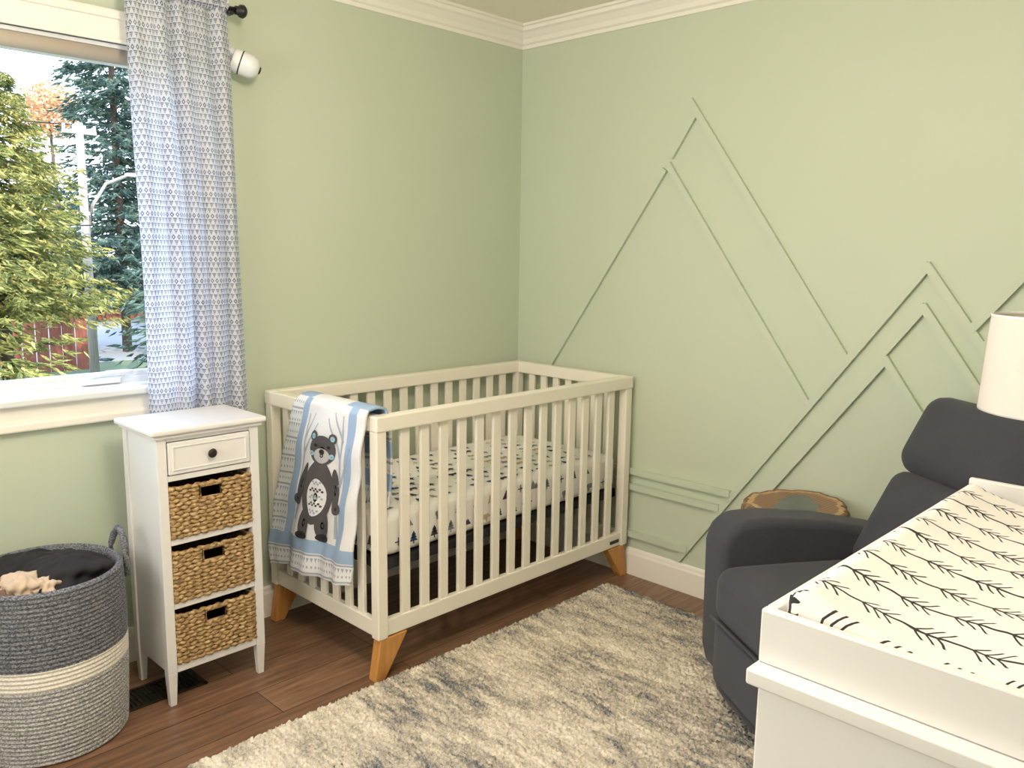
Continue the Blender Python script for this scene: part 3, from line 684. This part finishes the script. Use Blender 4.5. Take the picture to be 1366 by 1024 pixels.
# ------------------------------------------------------------------ outside
GZ=-1.7
box('ground',-30,45,.6,90,GZ-.1,GZ,ROADM,bevel=0)
box('driveway',-10,40,20.5,33,GZ,GZ+.02,GROUND,bevel=0)
def spruce(name,x,y,h,r,mat,whorls,nb,ns,seed,size=.34,z0f=.1):
    R=np.random.RandomState(seed); g=group(name,(x,y,GZ))
    tube('trunk',[(x,y,GZ),(x,y,GZ+h*.5),(x,y,GZ+h)],[r*.06,r*.04,.01],BARK,g,8)
    B=[]
    for w in range(whorls):
        t=w/whorls; zz=h*(z0f+(1-z0f)*t); rl=r*(1-t)**.85*(.8+.4*R.rand())+.08
        for b in range(max(4,int(nb*(1-t*.6)))): B.append((t,zz+R.uniform(-.08,.08),rl*(.6+.5*R.rand()),R.rand()*6.283))
    B=np.repeat(np.array(B),ns,axis=0); n=len(B); t,zz,L,a=B.T
    q=R.rand(n)**.6; rad_=L*q
    dz=-.25*rad_+.16*L*q*q+R.uniform(-.06,.06,n)
    lat=R.normal(0,.10,n)*(1.1-q)*L/1.2
    c=np.stack([x+np.cos(a)*rad_-np.sin(a)*lat,y+np.sin(a)*rad_+np.cos(a)*lat,GZ+zz+dz],1)
    sd=R.choice([-1,1],n)*R.uniform(.3,1.1,n)
    d=np.stack([np.cos(a+sd),np.sin(a+sd),-.3+R.uniform(-.45,.3,n)],1); d/=np.linalg.norm(d,axis=1)[:,None]
    up=np.stack([R.uniform(-.5,.5,n),R.uniform(-.5,.5,n),np.ones(n)],1); p=np.cross(d,up); p/=np.linalg.norm(p,axis=1)[:,None]
    l=(size*(.6+.6*R.rand(n))*(1-.3*t))[:,None]; wd=l*.11
    zv=np.array([0,0,1.])
    V=np.stack([c-d*l*.3,c+p*wd,c+d*l*.7,c-p*wd,c-zv*wd*1.2,c+zv*wd*.5],1).reshape(-1,3)
    k=np.arange(n)[:,None]*6
    F=np.concatenate([k+np.array([[0,1,2,3]]),k+np.array([[0,4,2,5]])])
    obj('needles',V.tolist(),F.tolist(),mat,g)
cam=np.array([-2.943,-2.832,1.427])
def at(px,dist):
    a=.7727-math.atan((px-683)/1112.); return cam[0]+dist*math.cos(a),cam[1]+dist*math.sin(a)
x,y=at(4,16); spruce('spruce_tree',x,y,6.2,1.9,SPR1,50,20,28,1,.20,.33)
x,y=at(166,27); spruce('spruce_tree',x,y,14.5,2.4,SPR2,75,18,22,2,.34)
x,y=at(-130,15); spruce('spruce_tree',x,y,8,2.4,SPR1,50,18,16,3,.3)
x,y=at(330,18); spruce('spruce_tree',x,y,10,2.6,SPR2,50,18,14,4,.34)
x,y=at(60,40); spruce('spruce_tree',x,y,6.8,3.4,SPR1,45,16,14,5,.5)
x,y=at(-30,46); spruce('spruce_tree',x,y,9,4,SPR2,45,16,14,6,.6)
x,y=at(255,40); spruce('spruce_tree',x,y,15,4,SPR2,50,16,14,8,.6)
x,y=at(82,36.5); g=group('autumn_tree',(x,y,GZ)); tube('trunk',[(x,y,GZ),(x+.1,y,2.5),(x,y,6.6)],[.16,.1,.03],BARK,g)
V=[];F=[]
for k in range(2200):
    d=rng.normal(size=3); d/=np.linalg.norm(d); q=rng.rand()**.4; c=Vector((x+d[0]*1.2*q,y+d[1]*1.2*q,6.3+d[2]*1.1*q)); e=Vector(rng.normal(size=3)).normalized()*.07; p=Vector(rng.normal(size=3)).normalized()*.07
    n=len(V); V+=[c-e,c+p,c+e,c-p]; F.append((n,n+1,n+2,n+3))
obj('leaves',V,F,ORL,g)
g=group('cedar_fence',(0,19.5,GZ))
boxes('boards',[(-8+i*.3,-8+i*.3+.27,19.5,19.53,GZ,GZ+1.44+.02*(i%3)) for i in range(42)],FENCE,g,0)
boxes('posts',[(-8+2.4*i,-7.88+2.4*i,19.44,19.56,GZ,GZ+1.55) for i in range(6)],FENCE,g,0)
g=group('cedar_fence',(16,34,GZ))
boxes('boards',[(9+i*.3,9+i*.3+.27,34,34.03,GZ,GZ+1.6+.02*(i%3)) for i in range(60)],FENCE,g,0)
x,y=at(120,19.2); g=group('utility_pole',(x,y,GZ))
tube('pole',[(x,y,GZ),(x,y,3.8)],[.10,.075],POLE,g,12)
boxes('crossarm',[(x-.32,x+.32,y-.04,y+.04,3.58,3.66)],POLE,g,.01)
tubes('insulators',[([(x+o,y,3.66),(x+o,y,3.76)],.03) for o in (-.29,-.1,.1,.29)],VINYL,g,8)
tube('street_lamp_arm',[(x+.06,y,1.6),(x+.16,y,2.2),(x+.45,y,2.65),(x+.9,y,2.85)],.035,POLE,g)
sbox('street_lamp_head',x+.85,x+1.15,y-.07,y+.07,2.82,2.9,VINYL,g,r=.03,n=6)
tubes('power_lines',[([(x-14+28*k/12,y+dy,zz-.2*math.sin(math.pi*((k/6)%1))) for k in range(13)],.012) for dy,zz in ((0,3.76),(.2,3.0),(-.3,1.8),(.1,1.6))],BLACK,g,5)
# ------------------------------------------------------------------ lights
W=bpy.data.worlds.new('sky'); S.world=W; W.use_nodes=True; nt=W.node_tree
bg=nt.nodes['Background']; tc=nt.nodes.new('ShaderNodeTexCoord'); sp=nt.nodes.new('ShaderNodeSeparateXYZ'); rp=nt.nodes.new('ShaderNodeValToRGB')
nt.links.new(tc.outputs['Generated'],sp.inputs[0]); nt.links.new(sp.outputs[2],rp.inputs[0]); nt.links.new(rp.outputs[0],bg.inputs[0])
rp.color_ramp.elements[0].position=0; rp.color_ramp.elements[0].color=(.82,.9,1,1); rp.color_ramp.elements[1].position=.7; rp.color_ramp.elements[1].color=(.44,.62,1,1)
bg.inputs[1].default_value=4.6
def light(name,typ,loc,rot,energy,color,**k):
    l=bpy.data.lights.new(name,typ); l.energy=energy; l.color=color
    for a,v in k.items(): setattr(l,a,v)
    o=bpy.data.objects.new(name,l); o.location=loc; o.rotation_euler=rot; COL.objects.link(o); return o
s=light('sun','SUN',(0,-10,20),(0,0,0),6,(1,.88,.68),angle=.01)
s.rotation_euler=Vector((.45,.80,-.62)).to_track_quat('-Z','Y').to_euler()
light('ceiling_fill','POINT',(cl[0],cl[1],2.14),(0,0,0),50,(1,.87,.70),shadow_soft_size=.14)  # added warm fill light under the ceiling, source unseen
light('back_wall_fill','AREA',(RX+.03,-1.3,1.5),(0,math.radians(-90),0),27,(1,.95,.86),shape='RECTANGLE',size=1.1,size_y=1.4)  # added fill light aimed at the right wall, no daylight enters here
light('window_portal','AREA',((WX0+WX1)/2,.13,(WZ0+WZ1)/2),(math.radians(-90),0,0),1,(1,1,1),shape='RECTANGLE',size=WX1-WX0,size_y=WZ1-WZ0).data.cycles.is_portal=True
# ------------------------------------------------------------------ camera
cd=bpy.data.cameras.new('camera'); co_=bpy.data.objects.new('camera',cd); COL.objects.link(co_); S.camera=co_
cd.sensor_width=36; cd.lens=1112.09/1366*36; cd.clip_start=.05; cd.clip_end=300
yw,pt,rl=.7727,.1587,.0148
F_=Vector((math.cos(yw)*math.cos(pt),math.sin(yw)*math.cos(pt),-math.sin(pt))); R_=Vector((math.sin(yw),-math.cos(yw),0)); U_=R_.cross(F_)
R2=R_*math.cos(rl)+U_*math.sin(rl); U2=U_*math.cos(rl)-R_*math.sin(rl)
M=Matrix((R2,U2,-F_)).transposed().to_4x4(); M.translation=Vector((-2.9433,-2.8321,1.4268)); co_.matrix_world=M
try:
    S.view_settings.view_transform='Standard'; S.view_settings.look='None'; S.view_settings.exposure=0
except Exception as e: print(e)
